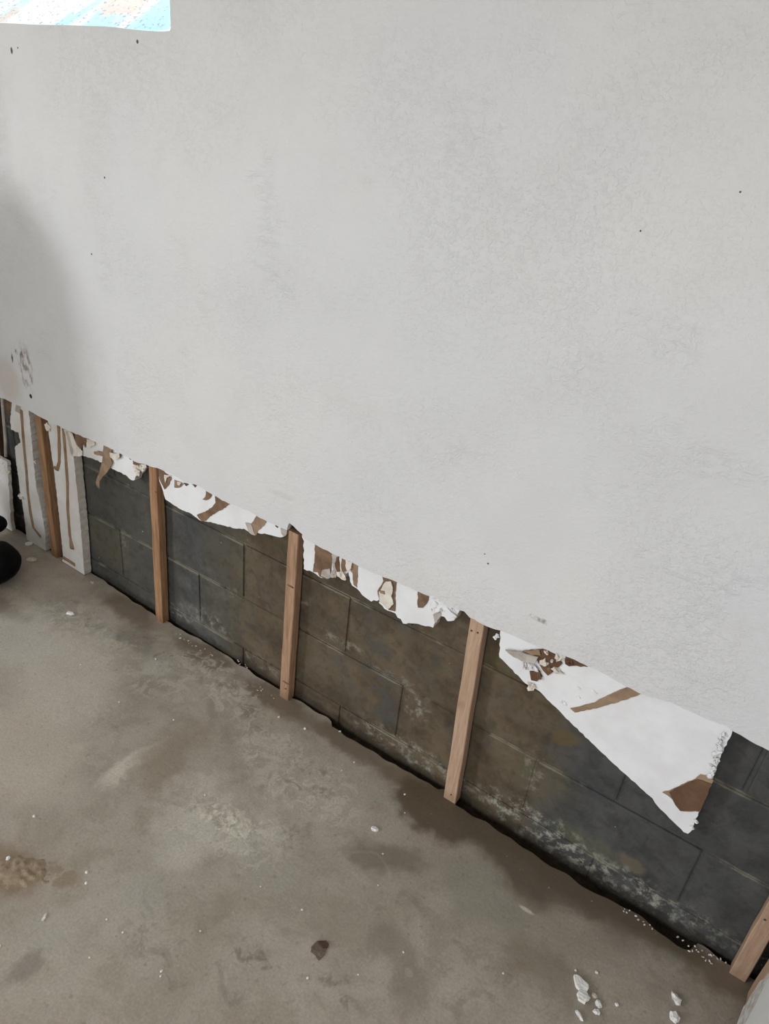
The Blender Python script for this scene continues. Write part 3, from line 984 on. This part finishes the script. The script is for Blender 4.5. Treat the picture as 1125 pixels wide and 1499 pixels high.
# ------------------------------------------------------------------ black bag at the far end
bm = bmesh.new()
bl0, bl1, bl2 = atZ(-14, 824, 0.075), atZ(-8, 767, 0.13), atZ(-72, 772, 0.12)
for c0, rr in ((tuple(bl0), (0.105, 0.10, 0.078)), (tuple(bl1), (0.048, 0.045, 0.034)), (tuple(bl2), (0.14, 0.09, 0.12)), (tuple(bl1.lerp(bl2, 0.5)), (0.10, 0.07, 0.06)),
               (tuple(bl0.lerp(bl2, 0.45) + Vector((-0.05, -0.02, 0))), (0.13, 0.085, 0.09)), (tuple(bl0.lerp(bl2, 0.75) + Vector((-0.03, -0.02, 0.05))), (0.11, 0.08, 0.11))):
    g = bmesh.ops.create_uvsphere(bm, u_segments=24, v_segments=14, radius=1.0)
    for v in g['verts']:
        k = 1 + 0.07 * mnoise.noise(v.co * 3 + Vector(c0) * 9) + 0.03 * mnoise.noise(v.co * 9)
        v.co = Vector((c0[0] + v.co.x * rr[0] * k, c0[1] + v.co.y * rr[1] * k, max(0.001, c0[2] + v.co.z * rr[2] * k)))
bag = from_bm('bag', bm, M_BLACK, None, True)
rm = bag.modifiers.new('remesh', 'REMESH')
rm.mode = 'VOXEL'
rm.voxel_size = 0.012
rm.use_smooth_shade = True
tag(bag, 'slumped black bag lying on the floor against the broken foam', 'bag')

# ------------------------------------------------------------------ unseen dome-topped shape added beyond the frame to shade the wall
TX, TY, TR = -0.76, -0.685, 0.25
blocker = bpy.data.objects.new('shadow_blocker', None)
col.objects.link(blocker)
blocker.location = (TX, TY, 0)
tag(blocker, 'unseen pale round shape added to cast the dome shadow on the wall', 'water heater')


def lathe(name, prof, mat, parent, seg=40):
    bm = bmesh.new()
    rings = [[bm.verts.new((r * math.cos(2 * math.pi * k / seg), r * math.sin(2 * math.pi * k / seg), z)) for k in range(seg)] for r, z in prof]
    for a, b in zip(rings[:-1], rings[1:]):
        for k in range(seg):
            bm.faces.new((a[k], a[(k + 1) % seg], b[(k + 1) % seg], b[k]))
    bm.faces.new(rings[0][::-1])
    bm.faces.new(rings[-1])
    return from_bm(name, bm, mat, parent, True)


lathe('blocker_body', [(TR - .01, 0.02), (TR, 0.03), (TR, 1.16)], M_BLOCKER, blocker)
lathe('blocker_top', [(TR, 1.16)] + [(TR * math.cos(a) + 0.0, 1.16 + 0.34 * math.sin(a)) for a in (0.2, .4, .6, .8, 1.0, 1.2, 1.4, 1.5)], M_BLOCKER, blocker)
lathe('blocker_base', [(TR - .02, 0.0), (TR - .02, 0.025)], M_STEEL, blocker)
bm = bmesh.new()
box_bm(bm, -0.07, 0.07, -TR - 0.06, -TR + 0.02, 0.25, 0.42)
from_bm('blocker_box', bm, M_BLACK, blocker)
for sx in (-0.1, 0.06):
    bm = bmesh.new()
    tube_bm(bm, [Vector((sx - .08, 0, 1.40)), Vector((sx - .08, 0, 2.3))], 0.011, 10)
    from_bm('blocker_pipe', bm, M_COPPER, blocker, True)

# ------------------------------------------------------------------ debris on the floor
crumbs = [lump_mesh('crumb%d' % i, i + 20, 2, 0.6, 1.7) for i in range(5)]
for c0 in crumbs:
    c0.materials.append(M_CRUMB)


def crumb(u, v, a, b, rot, label=None, mat=None, i=0, name='foam_crumb', h=None, group='white crumbs on the floor', cat='crumb'):
    p = atZ(u, v)
    me = crumbs[i % 5]
    if mat:
        me = me.copy()
        me.materials.clear()
        me.materials.append(mat)
    o = link(name, me)
    h = h or min(a, b) * 0.55
    o.location = (p.x, p.y, h * 0.85)
    o.scale = (a, b, h)
    o.rotation_euler = (0, 0, rot)
    return tag(o, label or 'tiny white foam crumb scattered on the concrete floor', cat, group)


# the big shred is an outline of its own
sh = [(835 + 0, 1390)]
pts = zc([(112, 205), (150, 215), (185, 250), (230, 290), (232, 320), (215, 345), (230, 375), (245, 400), (215, 415), (205, 437), (150, 400), (138, 355), (160, 325), (130, 290), (118, 240)], 820, 1390, .1778)
lp = [(p.x, p.y) for p in (atZ(u, v, 0.008) for u, v in pts)]
lp = jag(lp, 0.0012, 0.005, seed=5)
o = slab('foam_shred', [lp], 0.0095, 0.0, M_CRUMB, axis='Z', bulge=lambda a, b: 0.003 * mnoise.noise(Vector((a * 90, b * 90, 0))))
tag(o, 'largest white jagged foam shred lying on the concrete floor', 'foam shred')
crumb(988.5, 1463, 0.013, 0.0085, -0.9, 'oval white foam chunk on the floor near the return wall', i=1, cat='foam chunk', group='white foam chunks')
crumb(986, 1490, 0.013, 0.0105, -0.9, 'blunt wide white foam chunk on the floor by the return wall', i=2, cat='foam chunk', group='white foam chunks')
crumb(847, 1487, 0.013, 0.0048, -0.5, 'thin white foam sliver below the jagged shred on the floor', i=3, cat='foam chunk', group='white foam chunks')
crumb(869.5, 1458, 0.0065, 0.005, 0.4, 'cream crumb touching distance from the jagged white shred', M_CREAM, 4, cat='foam chunk', group='white foam chunks')
crumb(875, 1470, 0.010, 0.006, -1.0, 'bent white crumb just below the cream crumb on the floor', i=0, cat='foam chunk', group='white foam chunks')
crumb(872, 1482, 0.007, 0.006, 0.2, 'squarish white crumb below the bent crumb on the floor', i=1, cat='foam chunk', group='white foam chunks')
crumb(902, 1471, 0.0045, 0.004, 0.2, i=2)
crumb(872.5, 1424, 0.0038, 0.0038, 0.2, i=3)
crumb(842, 1421, 0.0028, 0.0028, 0.2, i=3)
crumb(548, 1214, 0.0105, 0.0065, 0.5, 'single white chip alone on the brown damp concrete', i=4, cat='foam chunk', group='white foam chunks')
crumb(103, 899, 0.016, 0.008, 0.5, 'white fleck on the pale concrete near the tall foam boards', i=2, cat='foam chunk', group='white foam chunks')
crumb(46, 820, 0.022, 0.011, 0.5, 'flat pale chip on the floor before the tall foam boards', M_CREAM, i=0, h=0.005, cat='foam chunk', group='white foam chunks')
crumb(42, 797, 0.016, 0.010, 0.5, 'white crumb at the foot of the one-line foam board', i=0, cat='foam chunk', group='white foam chunks')
crumb(65, 1343, 0.0035, 0.010, 0.5, 'thin white sliver on the floor below the dried mud', i=3, cat='foam chunk', group='white foam chunks')
for i, (u, v, s) in enumerate(((592, 1163, 3.2), (497, 1071, 3.5), (518, 1116, 3), (408, 1050, 4.5), (446, 1067, 4.5), (442, 1332, 3.5), (500, 1128, 2.5),
                               (450, 1432, 3), (12, 1257, 6), (127, 1277, 4), (126, 1293, 4), (236, 1422, 3), (235, 1429, 2.6), (131, 1402, 2.5), (156, 1346, 2.5),
                               (180, 1365, 3), (300, 1164, 3), (254, 1054, 3), (174, 1028, 3), (50, 1195, 4), (118, 973, 2.8), (590, 1394, 2.6), (592, 1190, 2),
                               (524, 1427, 2.2), (736, 1425, 2.5), (0, 1385, 3.5), (228, 965, 3.5), (293, 1363, 2), (381, 1298, 2.2), (560, 1250, 2.2), (553, 1296, 2))):
    crumb(u, v, s / 1000, s / 1250, i * 0.7, i=i)
# crumbs shed along the foot of the wall
rc = random.Random(5)
for (u0, v0, u1, v1, n_, sp) in ((262, 926, 308, 958, 16, 8), (345, 966, 362, 976, 6, 4), (128, 848, 146, 856, 7, 4), (905, 1325, 960, 1358, 11, 6),
                                 (990, 1370, 1062, 1408, 15, 5), (1005, 1385, 1050, 1410, 9, 7), (378, 1004, 400, 1018, 7, 6)):
    for k in range(n_):
        t = rc.random()
        crumb(u0 + (u1 - u0) * t + rc.uniform(-sp, sp) * .6, v0 + (v1 - v0) * t + rc.uniform(0, sp), rc.uniform(.0012, .0036), rc.uniform(.0010, .0024), rc.uniform(0, 3),
              'tiny pale crumb shed along the foot of the block wall', M_CREAM if k % 3 == 0 else None, k, group='crumbs along the wall foot')

# leaf-like scab on the floor
pts = zc([(15, 525), (40, 500), (75, 498), (88, 515), (80, 530), (72, 555), (45, 580), (32, 560), (14, 545)], 450, 1200, .3556)
lp = [(p.x, p.y) for p in (atZ(u, v) for u, v in pts)]
o = slab('leaf', [jag(lp, 0.001, 0.006, seed=6)], 0.0022, 0.0, M_LEAF2, axis='Z', bulge=lambda a, b: 0.001 * mnoise.noise(Vector((a * 80, b * 80, 0))))
tag(o, 'small curled dark brown dead leaf flat on the concrete', 'leaf')
pts = zc([(42, 503), (75, 498), (88, 515), (78, 530), (62, 528)], 450, 1200, .3556)
lp = [(p.x, p.y) for p in (atZ(u, v, 0.003) for u, v in pts)]
slab('curled_tip', [jag(lp, 0.0008, 0.006, seed=7)], 0.0055, 0.0015, M_LEAF, o, axis='Z')

# dried mud smear
bm = bmesh.new()
c0 = atZ(22, 1275)
nx, ny = 46, 34
g = [[None] * (ny + 1) for _ in range(nx + 1)]
ax = (atZ(70, 1275) - atZ(0, 1275)).normalized()
ay = Vector((-ax.y, ax.x, 0))
for i in range(nx + 1):
    for j in range(ny + 1):
        a, b = (i / nx - 0.5) * 2, (j / ny - 0.5) * 2
        p = c0 + ax * (a * 0.115) + ay * (b * 0.06)
        r = math.hypot(a, b) + 0.35 * mnoise.noise(p * 18)
        e = max(0.0, 1 - r)
        z = -0.003 + 0.010 * min(1, e * 1.6) * (0.45 + 0.8 * abs(mnoise.noise(Vector((p.x * 38, p.y * 60, 3)))) + 0.25 * mnoise.noise(p * 120))
        g[i][j] = bm.verts.new((p.x, p.y, z))
for i in range(nx):
    for j in range(ny):
        bm.faces.new((g[i][j], g[i + 1][j], g[i + 1][j + 1], g[i][j + 1]))
o = from_bm('mud_smear', bm, M_MUD, None, True)
tag(o, 'ridged smear of dried tan mud on the concrete', 'mud', kind='stuff')
